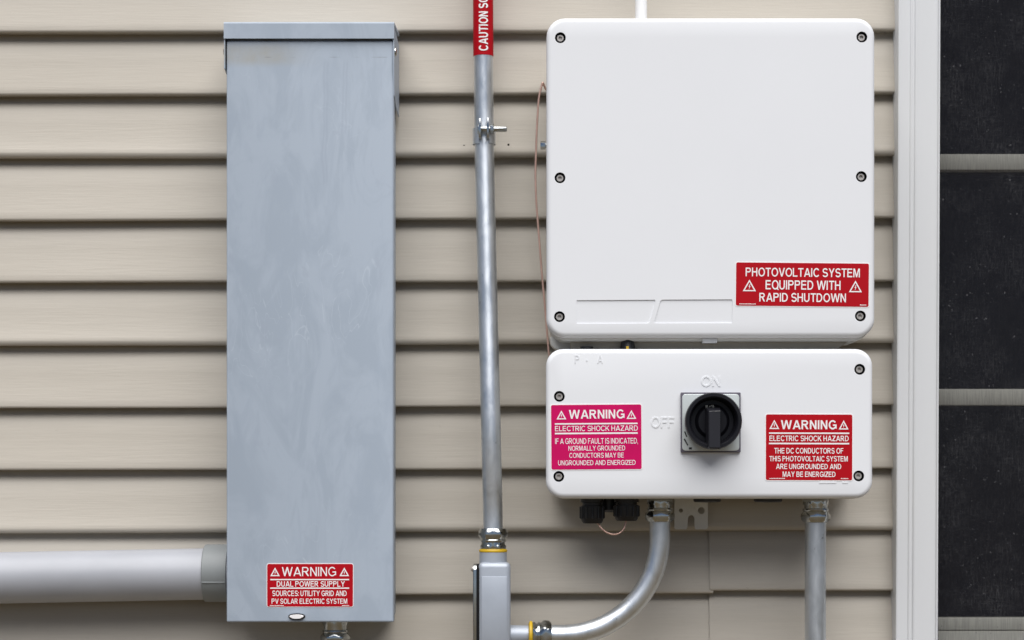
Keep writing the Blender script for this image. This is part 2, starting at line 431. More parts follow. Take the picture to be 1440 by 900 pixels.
# ------------------------------------------------------------------ lettering
def ell(cx, cy, rx, ry, a0, a1, n):
    return [(cx + rx * math.cos(R(a0 + (a1 - a0) * i / n)), cy + ry * math.sin(R(a0 + (a1 - a0) * i / n))) for i in range(n + 1)]
def ribbon(pts, t):
    """outline of a stroke of width t along a centre line, mitred"""
    le, ri = [], []
    for i, p in enumerate(pts):
        a, b = pts[max(i - 1, 0)], pts[min(i + 1, len(pts) - 1)]
        def nrm(u, v):
            l = math.hypot(v[0] - u[0], v[1] - u[1]) or 1; return (-(v[1] - u[1]) / l, (v[0] - u[0]) / l)
        n1 = nrm(a, p) if i else nrm(p, b); n2 = nrm(p, b) if i < len(pts) - 1 else n1
        m = (n1[0] + n2[0], n1[1] + n2[1]); q = max(.35, (m[0] * m[0] + m[1] * m[1]) / 2); m = (m[0] / q, m[1] / q)
        le.append((p[0] + m[0] * t / 2, p[1] + m[1] * t / 2)); ri.append((p[0] - m[0] * t / 2, p[1] - m[1] * t / 2))
    return le + ri[::-1]
def glyph(c, t):
    """plain grotesque capitals, cap height 1, stem t: (width, outline, holes)"""
    h = t * .86; d = t * 1.10
    if c == 'I': return t, [(0, 0), (t, 0), (t, 1), (0, 1)], []
    if c == 'L': return .70, [(0, 0), (.70, 0), (.70, h), (t, h), (t, 1), (0, 1)], []
    if c == 'T': w = .78; return w, [(w / 2 - t / 2, 0), (w / 2 + t / 2, 0), (w / 2 + t / 2, 1 - h), (w, 1 - h), (w, 1), (0, 1), (0, 1 - h), (w / 2 - t / 2, 1 - h)], []
    if c == 'E': w = .74; m = .53; return w, [(0, 0), (w, 0), (w, h), (t, h), (t, m - h / 2), (w * .93, m - h / 2), (w * .93, m + h / 2), (t, m + h / 2), (t, 1 - h), (w * .98, 1 - h), (w * .98, 1), (0, 1)], []
    if c == 'F': w = .68; m = .52; return w, [(0, 0), (t, 0), (t, m - h / 2), (w * .9, m - h / 2), (w * .9, m + h / 2), (t, m + h / 2), (t, 1 - h), (w, 1 - h), (w, 1), (0, 1)], []
    if c == 'H': w = .80; m = .52; return w, [(0, 0), (t, 0), (t, m - h / 2), (w - t, m - h / 2), (w - t, 0), (w, 0), (w, 1), (w - t, 1), (w - t, m + h / 2), (t, m + h / 2), (t, 1), (0, 1)], []
    if c == 'N': w = .80; return w, [(0, 0), (t, 0), (t, 1 - d * 1.55), (w - t * 1.05, 0), (w, 0), (w, 1), (w - t, 1), (w - t, d * 1.55), (t * 1.05, 1), (0, 1)], []
    if c == 'M': w = .96; return w, [(0, 0), (t * .95, 0), (t * .95, .78), (w / 2 - t * .45, 0), (w / 2 + t * .45, 0), (w - t * .95, .78), (w - t * .95, 0), (w, 0), (w, 1), (w - t * 1.4, 1), (w / 2, .30), (t * 1.4, 1), (0, 1)], []
    if c == 'V': w = .92; return w, [(w / 2 - d / 2, 0), (w / 2 + d / 2, 0), (w, 1), (w - d, 1), (w / 2, .24), (d, 1), (0, 1)], []
    if c == 'W': w = 1.32; q = w * .27; return w, [(q - d * .5, 0), (q + d * .45, 0), (w / 2, .72), (w - q - d * .45, 0), (w - q + d * .5, 0), (w, 1), (w - d, 1), (w - q, .27), (w / 2 + d * .5, 1), (w / 2 - d * .5, 1), (q, .27), (d, 1), (0, 1)], []
    if c == 'Y': w = .90; return w, [(w / 2 - t / 2, 0), (w / 2 + t / 2, 0), (w / 2 + t / 2, .42), (w, 1), (w - d * 1.12, 1), (w / 2, .58), (d * 1.12, 1), (0, 1), (w / 2 - t / 2, .42)], []
    if c == 'Z': w = .80; return w, [(0, 0), (w, 0), (w, h), (d * 1.35, h), (w * .98, 1 - h), (w * .98, 1), (.05, 1), (.05, 1 - h), (w - d * 1.45, 1 - h), (0, h)], []
    if c == 'K': w = .86; return w, [(0, 0), (t, 0), (t, .30), (t + .16, .47), (w - d * 1.25, 0), (w, 0), (t + .16 + d * .62, .60), (w - .03, 1), (w - .03 - d * 1.25, 1), (t, .52), (t, 1), (0, 1)], []
    if c == 'A':
        w = .96; lx = lambda y: d + (w / 2 - d) * y / .80
        y0, y1 = .22, .22 + h
        return w, [(0, 0), (d, 0), (lx(y0), y0), (w - lx(y0), y0), (w - d, 0), (w, 0), (w / 2 + d * .52, 1), (w / 2 - d * .52, 1)], [[(lx(y1), y1), (w - lx(y1), y1), (w / 2, .80)]]
    if c in 'OQ':
        w = .98; o = ell(w / 2, .5, w / 2, .515, 0, 360, 36)[:-1]; i = ell(w / 2, .5, w / 2 - t, .515 - h, 0, 360, 36)[:-1]
        if c == 'Q': o = [p for k, p in enumerate(o) if not 30 <= k <= 33]; o = o[:30] + [(w * .76, .03), (w * .95, -.10), (w * 1.01, .0), (w * .90, .10)] + o[30:]
        return w, o, [i]
    if c == 'C': w = .92; return w, ribbon(ell(w * .52, .5, w * .52 - t / 2, .515 - h / 2, 38, 322, 34), t * .95), []
    if c == 'G':
        w = .96; xr = w - t / 2; return w, ribbon(ell(w * .5, .5, w * .5 - t / 2, .515 - h / 2, 38, 316, 34) + [(xr, .17), (xr, .46), (w * .54, .46)], t * .92), []
    if c == 'S':
        w = .82; rx = w / 2 - t / 2; ry = (1.03 - h) / 4; yu, yl = 1.015 - h / 2 - ry, -.015 + h / 2 + ry
        return w, ribbon(ell(w / 2, yu, rx * .95, ry, 22, 255, 20) + ell(w / 2, yl, rx, ry, 75, -160, 20), t * .92), []
    if c == 'U':
        w = .80; r = w / 2; o = [(0, 1)] + ell(r, .36, r, .375, 180, 360, 18) + [(w, 1), (w - t, 1)] + ell(r, .36, r - t, .375 - h, 360, 180, 18) + [(t, 1)]; return w, o, []
    if c == 'D':
        w = .84; o = [(0, 0)] + ell(w - .46, .5, .46, .5, -90, 90, 20) + [(0, 1)]; i = [(t, h)] + ell(w - .46, .5, .46 - t, .5 - h, -90, 90, 20) + [(t, 1 - h)]; return w, o, [i]
    if c in 'PRB':
        w = .78; yl = .44 if c != 'B' else .46; r = (1 - yl) / 2; cy = yl + r; cx = w - r - .01
        up = ell(cx, cy, w - cx, r, -90, 90, 14); iu = ell(cx, cy, w - cx - t, r - h, -90, 90, 12)
        hu = [(t, yl + h)] + iu + [(t, 1 - h)]
        if c == 'P': return w, [(0, 0), (t, 0), (t, yl)] + up + [(0, 1)], [hu]
        if c == 'R': return w + .06, [(0, 0), (t, 0), (t, yl), (w * .42, yl), (w + .06 - d * 1.12, 0), (w + .06, 0), (w * .72, yl + .015)] + [p for p in up if p[1] > yl + .05] + [(0, 1)], [[(t, yl + h), ] + iu + [(t, 1 - h)]]
        rl = (yl + h) / 2; lo_ = ell(w - rl, rl, rl + .02, rl, -90, 40, 14); il = ell(w - rl, rl, rl + .02 - t, rl - h, -90, 90, 12)
        upb = [p for p in ell(cx - .02, cy, w - cx, r, -48, 90, 14)]
        return w + .02, [(0, 0)] + lo_ + upb + [(0, 1)], [[(t, h)] + il + [(t, yl)], [(t, yl + h)] + ell(cx - .02, cy, w - cx - t, r - h, -90, 90, 12) + [(t, 1 - h)]]
    if c == '.': return t, [(0, 0), (t, 0), (t, t), (0, t)], []
    if c == ',': return t, [(t * .15, -.18), (t * .5, -.18), (t, .02), (t, t), (0, t), (0, 0), (t * .4, 0)], []
    raise KeyError(c)
def text_len(s, t): return sum(.34 if c == ' ' else glyph(c, t)[0] + (.15 if c in 'IHNMUEBDPR' else .09) for c in s)
def text_bm(s, bold=.2):
    pts, fs, x = [], [], 0.0
    for c in s:
        if c == ' ': x += .34; continue
        if c == ':': parts = [(0, .04), (0, .56)]; gl = glyph('.', bold)
        else: parts = [(0, 0)]; gl = glyph(c, bold)
        w, o, hs = gl
        for ox, oy in parts:
            b_ = bmesh.new(); es = []
            for lp in [o] + hs:
                q = [p for k, p in enumerate(lp) if math.hypot(p[0] - lp[k - 1][0], p[1] - lp[k - 1][1]) > 1e-4]
                es += edges_of(b_, [b_.verts.new((p[0], p[1], 0)) for p in q])
            bmesh.ops.triangle_fill(b_, edges=es, use_beauty=True); b_.verts.index_update(); n = len(pts)
            pts += [(v.co.x + x + ox, v.co.y + oy) for v in b_.verts]; fs += [tuple(n + v.index for v in f.verts) for f in b_.faces]; b_.free()
        x += w + (.15 if c in 'IHNMUEBDPR' else .09)
    x0, x1 = min(p[0] for p in pts), max(p[0] for p in pts)
    return [((u - x0) / (x1 - x0), v) for u, v in pts], fs
class Print:
    """flat print collected in photograph pixels, turned about a centre, laid on the plane y"""
    def __init__(s, y, c=(0, 0), rot=0.0): s.y, s.c, s.rot = y, c, R(rot); s.v = []; s.f = []
    def add(s, pts, fs):
        n = len(s.v); s.v += pts; s.f += [tuple(n + i for i in f) for f in fs]
    def text(s, t, x0, x1, y0, y1, bold=.2):
        pts, fs = text_bm(t, bold); s.add([(x0 + u * (x1 - x0), y1 - w * (y1 - y0)) for u, w in pts], fs)
    def rect(s, x0, x1, y0, y1): s.add([(x0, y0), (x1, y0), (x1, y1), (x0, y1)], [(0, 1, 2, 3)])
    def ticks(s, x0, x1, y0, y1):
        x = x0; rnd = random.Random(int(x0))
        while x < x1:
            w = rnd.uniform(.7, 1.6); s.rect(x, min(x + w, x1), y0 + rnd.uniform(0, .3), y1); x += w + .45
    def tri(s, x0, x1, y0, y1, t=1.5):
        cx = (x0 + x1) / 2; h = y1 - y0
        o = [(cx, y0), (x1, y1), (x0, y1)]; i = [(cx, y0 + t * 2.0), (x1 - t * 1.75, y1 - t), (x0 + t * 1.75, y1 - t)]
        s.add(o + i, [(0, 1, 4, 3), (1, 2, 5, 4), (2, 0, 3, 5)])
        def q(a, b): return (cx + a * h * .5, y0 + b * h)
        s.add([q(.10, .36), q(-.16, .62), q(-.01, .62), q(-.10, .88), q(.18, .56), q(.03, .56), q(.16, .38)], [(0, 1, 2, 5, 6), (2, 3, 4, 5)])
    def bm(s, thick=.00012):
        bm = bmesh.new(); cs, sn = math.cos(s.rot), math.sin(s.rot); vs_ = []
        for x, y in s.v:
            dx, dy = x - s.c[0], y - s.c[1]
            vs_.append(bm.verts.new(P(s.c[0] + dx * cs - dy * sn, s.c[1] + dx * sn + dy * cs, s.y)))
        for f in s.f:
            try: bm.faces.new([vs_[i] for i in f])
            except ValueError: pass
        return bm
def flat(name, bm, mat, parent, thick=None):
    b = world_base(parent); bmesh.ops.translate(bm, verts=bm.verts, vec=-b)
    bmesh.ops.recalc_face_normals(bm, faces=bm.faces)
    for f in bm.faces:
        if f.normal.y > 0: f.normal_flip()
    if thick:
        r = bmesh.ops.extrude_face_region(bm, geom=list(bm.faces)); 
        for v in [e for e in r['geom'] if isinstance(e, bmesh.types.BMVert)]: v.co.y -= thick
        bmesh.ops.recalc_face_normals(bm, faces=bm.faces)
    me = bpy.data.meshes.new(name); bm.to_mesh(me); bm.free(); me.materials.append(mat)
    return link(bpy.data.objects.new(name, me), parent)
def rr_px(x0, x1, y0, y1, r, c, rot, y):
    pts = rloop((x0 + x1) / 2, (y0 + y1) / 2, x1 - x0, y1 - y0, r, 5); cs, sn = math.cos(R(rot)), math.sin(R(rot)); out = []
    for px, py in pts:
        dx, dy = px - c[0], py - c[1]; p = P(c[0] + dx * cs - dy * sn, c[1] + dx * sn + dy * cs, y); out.append((p.x, p.z))
    return out
def sticker(parent, rect, yf, colour, rot, label, fill, border=1.3):
    x0, x1, y0, y1 = rect; c = ((x0 + x1) / 2, (y0 + y1) / 2)
    bm = bmesh.new(); prism(bm, rr_px(x0 - border, x1 + border, y0 - border, y1 + border, 3.4, c, rot, yf), yf - .0003, yf + .0002)
    s = obj('warning_sticker', bm, M['print'], parent, label=label)
    bm = bmesh.new(); prism(bm, rr_px(x0, x1, y0, y1, 2.4, c, rot, yf), yf - .0005, yf - .0002); obj('sticker_field', bm, M[colour], s)
    p = Print(yf - .0007, c, rot); fill(p); flat('lettering', p.bm(), M['print'], s); return s

# ------------------------------------------------------------------ grey service box
YB = -.10
gb = thing('electrical_box', (X(436, YB), -.05, Z(876, YB)), 'tall narrow grey steel electrical box with a hooded top on the siding', 'electrical box')
def span(bm, x0, x1, py0, py1, yf, yb, ref, bev=.001): box(bm, X(x0, ref), X(x1, ref), yf, yb, Z(py1, ref), Z(py0, ref), bev)
bm = bmesh.new(); span(bm, 321, 549.5, 36, 871, -.094, .0, YB, .002); obj('body', bm, M['grey'], gb)
bm = bmesh.new()
cx, cz = (X(318.5, YB) + X(553.5, YB)) / 2, (Z(57, YB) + Z(875, YB)) / 2
shell(bm, cx, cz, S(235, YB), S(818, YB), .0018, -.080, YB, .0022, n=3)
obj('cover', bm, M['grey'], gb)
# rain hood: top plate with a front lip standing proud of the cover
bm = bmesh.new(); yh = -.1045
hx0, hx1, hz0, hz1 = X(314.6, yh), X(554.2, yh), Z(54, yh), Z(30.5, yh)
prof = [(yh, hz0), (yh, hz1 - .002), (yh + .0006, hz1 - .0006), (yh + .002, hz1), (.0, hz1 + .010), (.0, hz1 + .0065), (-.1025, hz1 - .0035), (-.1025, hz0)]
a = [bm.verts.new((hx0, y, z)) for y, z in prof]; b = [bm.verts.new((hx1, y, z)) for y, z in prof]
bridge(bm, a, b); bm.faces.new(a); bm.faces.new(b); hood = obj('hood', bm, M['grey'], gb, 10)
for s, x, bot in ((-1, hx0, 97), (1, hx1, 134)):
    bm = bmesh.new(); yz = [(-.1022, Z(54, -.1)), (-.1022, Z(97, -.1)), (-.098, Z(bot, -.1)), (-.06, Z(bot + 8, -.1)), (-.0005, Z(bot + 8, -.1)), (-.0005, Z(38, -.1)), (-.1022, Z(38, -.1))]
    t = .0013
    a = [bm.verts.new((x, y, z)) for y, z in yz]; b = [bm.verts.new((x - s * t, y, z)) for y, z in yz]
    bridge(bm, a, b); bm.faces.new(a); bm.faces.new(b); obj('hood_flange', bm, M['grey'], hood)
    bm = bmesh.new(); lathe(bm, [(.0052, 0), (.0050, .0012), (.0036, .0024), (0, .0028)], (x, -.088, Z(70, -.1)), (s, 0, 0), 16); obj('rivet', bm, M['zinc'], hood)
# latch at the foot of the cover
bm = bmesh.new()
def lens(cxp, cyp, w, h, flatk=.35, n=20):
    out = []
    for i in range(n):
        t = 2 * math.pi * i / n; u, v = math.cos(t), math.sin(t)
        out.append((X(cxp + w / 2 * u, YB), Z(cyp + (h / 2 * v if v > 0 else h * flatk * v), YB)))
    return out
prism(bm, lens(417.5, 866.3, 24, 11), YB - .0012, YB + .0005); lt = obj('latch', bm, M['black'], gb)
bm = bmesh.new(); prism(bm, lens(417.5, 866.6, 20, 6.0, .45), YB - .0060, YB - .0008); bmesh.ops.bevel(bm, geom=list(bm.edges), offset=.0006, segments=1, affect='EDGES'); obj('latch_tab', bm, M['print'], lt)
def f1(p):
    p.text('WARNING', 396.3, 472.6, 797.4, 810.2, .135)
    p.tri(380, 393.5, 798, 810.2); p.tri(477.3, 491, 798, 810.2)
    p.rect(380, 491, 814.2, 815.9); p.rect(380, 491, 826.2, 827.9)
    p.text('DUAL POWER SUPPLY', 389.2, 485, 817.3, 825.0, .17)
    p.text('SOURCES: UTILITY GRID AND', 383, 487.4, 830.6, 838.2, .17)
    p.ticks(379.6, 399, 850.9, 852.1); p.ticks(481, 491, 850.9, 852.1)
    p.text('PV SOLAR ELECTRIC SYSTEM', 382, 488.2, 841.8, 849.0, .17)
sticker(gb, (375.8, 496.4, 793, 853), YB, 'red', 0, 'red warning sticker reading dual power supply', f1, .9)

# ------------------------------------------------------------------ upper inverter
YF = -.128
def hole_at(px, py): p = P(px, py, YF); return circ(p.x, p.z, .0063)
def screw_mesh():
    bm = bmesh.new()
    lathe(bm, [(.0042, .006), (.0042, .0006), (.0038, .0), (.0023, .0), (.0021, .0004), (.0021, .0026), (0, .0028)], (0, 0, 0), (0, 1, 0), 24, hexed=(4, 5))
    me = finish(bm, 'screw'); me.materials.append(M['steel']); return me
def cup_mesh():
    bm = bmesh.new(); lathe(bm, [(.0062, 0), (.0056, -.0002), (.0054, .007), (0, .0072)], (0, 0, 0), (0, 1, 0), 24)  # dark gasket cup; its black also paints in the deep shade of the hole
    me = finish(bm, 'shade_gasket'); me.materials.append(M['rubber']); return me
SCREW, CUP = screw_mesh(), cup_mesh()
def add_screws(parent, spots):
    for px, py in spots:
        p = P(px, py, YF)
        put('shade_gasket', CUP, p + Vector((0, .0006, 0)), parent)
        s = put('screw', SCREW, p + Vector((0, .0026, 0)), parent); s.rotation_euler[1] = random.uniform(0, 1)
def cover(parent, x0, x1, y0, y1, rad, spots, extra=()):
    bm = bmesh.new(); a, b = P(x0, y0, YF), P(x1, y1, YF)
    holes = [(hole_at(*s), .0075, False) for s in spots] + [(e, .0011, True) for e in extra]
    shell(bm, (a.x + b.x) / 2, (a.z + b.z) / 2, b.x - a.x, a.z - b.z, S(rad, YF), YF + .015, YF, .0058, holes, back=True)
    return obj('cover', bm, M['white'], parent, 30)
inv = thing('inverter', (X(1000, YF), -.08, Z(478, YF)), 'large white inverter housing with plain front and rapid shutdown sticker', 'inverter')
up = [(788, 53), (1212, 52), (787.5, 250), (1211.3, 248.3), (786.8, 445.3), (1210, 444.3)]
def poly(pts): return [(X(a, YF), Z(b, YF)) for a, b in pts]
plates = [poly([(811, 422.2), (920.8, 421.6), (921.6, 424), (913.4, 453), (911.6, 454.8), (811.6, 455.2), (810.8, 453)]),
          poly([(931.4, 421.4), (1029.4, 421), (1030.2, 423), (1029.8, 453), (1028.4, 454.4), (920.8, 454.6), (920, 452.6), (928.6, 423.4)])]
cover(inv, 768.6, 1230.6, 24.6, 474.2, 26, up, plates)
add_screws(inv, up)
bm = bmesh.new(); yq = YF + .013
a, b = P(774, 34, yq), P(1224, 479.5, yq)
shell(bm, (a.x + b.x) / 2, (a.z + b.z) / 2, b.x - a.x, a.z - b.z, S(24, yq), -.045, yq, .004); obj('housing', bm, M['housing'], inv)
# heat-sink block and wall bracket that carry the housing
bm = bmesh.new(); a, b = P(800, 60, -.04), P(1185, 470, -.04); box(bm, a.x, b.x, -.0455, -.012, b.z, a.z, .003); obj('heat_sink', bm, M['housing'], inv)
bm = bmesh.new(); box(bm, X(850), X(1150), -.0125, .001, Z(330), Z(120), .001); obj('wall_bracket', bm, M['emt'], inv)
bm = bmesh.new(); yk = -.075
prism(bm, [(X(773.5, yk), Z(474, yk)), (X(774.5, yk), Z(484, yk)), (X(779, yk), Z(489, yk)), (X(786, yk), Z(491.5, yk)), (X(804, yk), Z(491.5, yk)), (X(800.5, yk), Z(474, yk))], yk, -.05)
obj('foot', bm, M['housing'], inv)
bm = bmesh.new(); box(bm, X(988, yq), X(1008.5, yq), yq - .0015, yq + .02, Z(482, yq), Z(476, yq), .0006); obj('clip', bm, M['white'], inv)
bm = bmesh.new(); yk = YF + .027
prism(bm, [(X(801, yk), Z(470, yk)), (X(804, yk), Z(494, yk)), (X(1172, yk), Z(494, yk)), (X(1203, yk), Z(474, yk)), (X(1203, yk), Z(470, yk))], yk, -.06)
obj('connection_plate', bm, M['tan'], inv)
# bolt standing out of the left side
bm = bmesh.new(); p = P(763.5, 204.5, -.05)
lathe(bm, [(0, -.003), (.0045, -.003), (.005, -.002), (.005, .003), (.003, .003), (.003, .022)], p, (1, 0, 0), 18, hexed=(1, 2, 3)); obj('ground_bolt', bm, M['zinc'], inv)
def f2(p):
    p.text('PHOTOVOLTAIC SYSTEM', 1048.4, 1209, 377.0, 389.2, .17)
    p.text('EQUIPPED WITH', 1076.6, 1182, 394.4, 407.3, .17)
    p.ticks(1040, 1063, 427.4, 428.7); p.ticks(1209.6, 1218.6, 427.4, 428.7)
    p.text('RAPID SHUTDOWN', 1068, 1189.8, 412.3, 424.5, .17)
    p.tri(1044.6, 1063.2, 393.8, 410.2, 1.6); p.tri(1193.8, 1212.2, 393.8, 410.2, 1.6)
sticker(inv, (1035, 1221.6, 369.9, 430.6), YF, 'red', .55, 'red sticker reading photovoltaic system equipped with rapid shutdown', f2)

# ------------------------------------------------------------------ lower switch box
dc = thing('switch_box', (X(1000, YF), -.08, Z(700, YF)), 'low white switch box with black rotary knob below the inverter', 'switch box')
lo = [(1209, 519.3), (786.6, 557.4), (785.8, 670), (1207.6, 669.3)]
cover(dc, 768, 1227.6, 490.4, 700.5, 24, lo)
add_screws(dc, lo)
bm = bmesh.new(); a, b = P(774, 497, yq), P(1221, 701.5, yq)
shell(bm, (a.x + b.x) / 2, (a.z + b.z) / 2, b.x - a.x, a.z - b.z, S(22, yq), -.012, yq, .004); obj('housing', bm, M['housing'], dc)
# mounting bracket under the box: flat plate with two holes and a slot
bm = bmesh.new(); yw = -.0135
def bp(px, py): return (X(px, yw), Z(py, yw))
def bcirc(px, py, r): return circ(X(px, yw), Z(py, yw), S(r, yw), 16)
out = [bp(948.5, 690), bp(995.5, 690), bp(995.5, 742.5), bp(994, 744.3), bp(978.4, 744.3), bp(977, 742.5), bp(976.6, 729)]
out += [bp(972 + 4.6 * math.cos(R(a)), 729 - 4.6 * math.sin(R(a))) for a in (25, 60, 90, 120, 155)] + [bp(967.4, 729), bp(966.4, 742.5), bp(965, 744.3), bp(950, 744.3), bp(948.5, 742.5)]
prism(bm, out, yw, yw + .002, [bcirc(957.6, 717.8, 3.0), bcirc(986.3, 718, 4.9)])
# stand-offs that tie it to the siding
box(bm, X(952), X(962), yw + .0018, .001, Z(704), Z(698)); box(bm, X(984), X(992), yw + .0018, .001, Z(704), Z(698))
obj('mounting_bracket', bm, M['housing'], dc)
def gland(px0, px1, pyb, y):
    cxp = (px0 + px1) / 2; r = S((px1 - px0) / 2, y); top = P(cxp, 698, y); h = S(pyb - 698, y)
    bm = bmesh.new()
    lathe(bm, [(r * .98, -.004), (r * 1.02, .0), (r * 1.02, h * .22), (r * .86, h * .24), (r * .86, h * .34), (r, h * .36), (r, h * .78), (r * .93, h * .92), (r * .8, h), (r * .45, h), (r * .4, h * .9), (0, h * .9)], top, (0, 0, -1), 36)
    for v in bm.verts:      # grip ribs
        pass
    o = obj('cable_gland', bm, M['black'], dc)
    bm = bmesh.new()
    for i in range(12):
        a = 2 * math.pi * i / 12; c = top + Vector((math.cos(a) * r * 1.0, math.sin(a) * r * 1.0, 0))
        lathe(bm, [(.0014, h * .38), (.0014, h * .80), (0, h * .84)], c, (0, 0, -1), 6)
    obj('grip_ribs', bm, M['black'], o)
gland(816.5, 849, 736, -.075); gland(864, 898, 732.5, -.075)
bm = bmesh.new(); p = P(856, 698, -.05); lathe(bm, [(.012, -.004), (.012, .016), (.008, .019), (0, .019)], p, (0, 0, -1), 24); obj('blank_plug', bm, M['black'], dc)
for x0, x1 in ((975, 1014), (1060, 1100)):
    bm = bmesh.new(); y = -.075; p = P((x0 + x1) / 2, 699, y); r = S((x1 - x0) / 2, y)
    lathe(bm, [(r, -.004), (r, .0045), (r * .9, .0060), (0, .0064)], p, (0, 0, -1), 28); obj('blank_plug', bm, M['black'], dc)
# connectors between the two housings
bm = bmesh.new(); y = YF + .021; p = P(882.5, 476, y); k = S(1, y)
lathe(bm, [(8 * k, 0), (8.6 * k, 3 * k), (9.5 * k, 6 * k), (12.2 * k, 22 * k), (0, 22 * k)], p, (0, 0, -1), 24); cg = obj('cable_connector', bm, M['black'], dc)
bm = bmesh.new(); box(bm, X(880.6, YF + .01), X(884, YF + .01), YF + .0095, YF + .016, Z(491.5, YF + .01), Z(486.8, YF + .01)); obj('cable_tag', bm, M['yellow'], cg)
bm = bmesh.new(); p = P(825, 487.5, y); lathe(bm, [(0, 0), (9 * k, 0), (9 * k, 12 * k), (0, 12 * k)], p, (0, 0, -1), 20); obj('blank_plug', bm, M['black'], dc)
# raised lettering in the cover
def embossed(fill, h=.00065):
    p = Print(YF + .0001); fill(p); flat('raised_lettering', p.bm(), M['white'], dc, h)
embossed(lambda p: p.text('ON', 986, 1013, 529, 543.5, .17))
embossed(lambda p: p.text('OFF', 915.5, 948, 586.5, 601.5, .17))
def small(p):
    p.text('P', 808, 814.6, 499.5, 511, .17); p.rect(824.3, 826, 505.5, 508); p.text('A', 839.8, 847.8, 499.5, 511, .17)
embossed(small, .0005)
def lines(p): p.rect(1152, 1176, 677.6, 679.6); p.rect(1184.5, 1192.4, 677.6, 679.6)
embossed(lines, .0006)
def f3(p):
    p.text('WARNING', 800.2, 878.4, 576.2, 588.6, .19)
    p.tri(782.8, 796.6, 577, 589.4); p.tri(881.2, 895, 577, 589.4)
    p.rect(780.4, 896.8, 594.8, 596.8); p.rect(780.4, 896.8, 608.2, 610.4)
    p.text('ELECTRIC SHOCK HAZARD', 780.6, 897, 598.7, 606.0, .145)
    p.text('IF A GROUND FAULT IS INDICATED,', 780.6, 897, 616.2, 624.0, .145)
    p.text('NORMALLY GROUNDED', 799.2, 879, 626.8, 633.6, .145)
    p.text('CONDUCTORS MAY BE', 800.4, 877, 636.8, 643.6, .145)
    p.text('UNGROUNDED AND ENERGIZED', 784.6, 893.4, 647.2, 654.0, .145)
sticker(dc, (775.2, 902, 569.2, 660), YF, 'magenta', -.4, 'magenta warning sticker about ground fault beside the OFF mark', f3)
def f4(p):
    p.text('WARNING', 1098, 1176.4, 591, 603.6, .19)
    p.tri(1081.8, 1095.8, 590.4, 603.4); p.tri(1179.4, 1193.2, 590.8, 603.8)
    p.rect(1081.4, 1194.2, 608.2, 610.2); p.rect(1081.4, 1194.2, 622.7, 624.8)
    p.text('ELECTRIC SHOCK HAZARD', 1082, 1193.4, 612.7, 620.3, .17)
    p.text('THE DC CONDUCTORS OF', 1088.8, 1186, 630, 637.8, .17)
    p.text('THIS PHOTOVOLTAIC SYSTEM', 1082, 1192.2, 641.4, 648.8, .17)
    p.text('ARE UNGROUNDED AND', 1091.4, 1183, 652.3, 659.6, .17)
    p.ticks(1082, 1104, 672.2, 673.5); p.ticks(1182.6, 1193, 672.2, 673.5)
    p.text('MAY BE ENERGIZED', 1100.7, 1175, 663.2, 670.6, .17)
sticker(dc, (1077, 1198.4, 582.9, 675.2), YF, 'red', .15, 'red warning sticker about DC conductors right of the knob', f4)

# rotary switch
rs = link(bpy.data.objects.new('rotary_switch', None), dc); rs['label'] = 'black rotary switch knob on a silver square plate'
bm = bmesh.new(); a, b = P(957, 552, YF), P(1041, 636.3, YF)
shell(bm, (a.x + b.x) / 2, (a.z + b.z) / 2, b.x - a.x, a.z - b.z, .001, YF - .0006, YF - .0045, .0006, n=2); obj('switch_base', bm, M['dark'], rs)
YP = YF - .0045
bm = bmesh.new(); a, b = P(959.2, 554.2, YP), P(1039.6, 634, YP)
shell(bm, (a.x + b.x) / 2, (a.z + b.z) / 2, b.x - a.x, a.z - b.z, S(5, YP), YP + .0004, YP - .0012, .0006, n=4); obj('face_plate', bm, M['plate'], rs)
YK = YP - .0012
kc = Vector((X(1000.0, YF), YK, Z(593.2, YF))); k = S(1, YF - .03)
bm = bmesh.new()
lathe(bm, [(37.0 * k, .001), (39.0 * k, -.006), (40.2 * k, -.020), (40.0 * k, -.0235), (38.8 * k, -.025), (34.8 * k, -.025), (33.4 * k, -.024), (32.0 * k, -.020), (31.2 * k, -.008), (30 * k, -.007), (0, -.007)], kc, (0, 1, 0), 64); obj('knob', bm, M['knob'], rs)
bm = bmesh.new()
lathe(bm, [(25.0 * k, -.0065), (23.0 * k, -.0090), (20.0 * k, -.0112), (0, -.0112)], kc, (0, 1, 0), 48); obj('knob_hub', bm, M['knob'], rs)
# grip bar: chamfered at the top, runs past the rim at the bottom
bm = bmesh.new(); y1, y0 = kc.y - .030, kc.y - .0105
def gz(v): return kc.z + v * k
w1, w0 = 7.6 * k, 10.5 * k
rows = []
for (z, yy, w) in ((gz(20), y0, w0), (gz(13.5), y1, w1), (gz(-38), y1, w1 * .98), (gz(-39.5), y1 + .002, w1 * .97), (gz(-39.5), kc.y - .022, w0)):
    rows.append((z, yy, w))
top = [(bm.verts.new((kc.x - w, yy, z)), bm.verts.new((kc.x + w, yy, z))) for z, yy, w in rows]
bot = [(bm.verts.new((kc.x - w0, kc.y - .0105 if i < 2 else (kc.y - .0105 if z > gz(-31) else kc.y - .022), z)), bm.verts.new((kc.x + w0, kc.y - .0105 if z > gz(-31) else kc.y - .022, z))) for i, (z, yy, w) in enumerate(rows[:-1])]
for i in range(len(top) - 1): bm.faces.new((top[i][0], top[i][1], top[i + 1][1], top[i + 1][0]))
for i in range(len(bot) - 1):
    for s in (0, 1):
        bm.faces.new((top[i][s], top[i + 1][s], bot[i + 1][s], bot[i][s]))
for s in (0, 1): bm.faces.new((top[3][s], top[4][s], bot[3][s]))
bmesh.ops.remove_doubles(bm, verts=bm.verts, dist=1e-5)
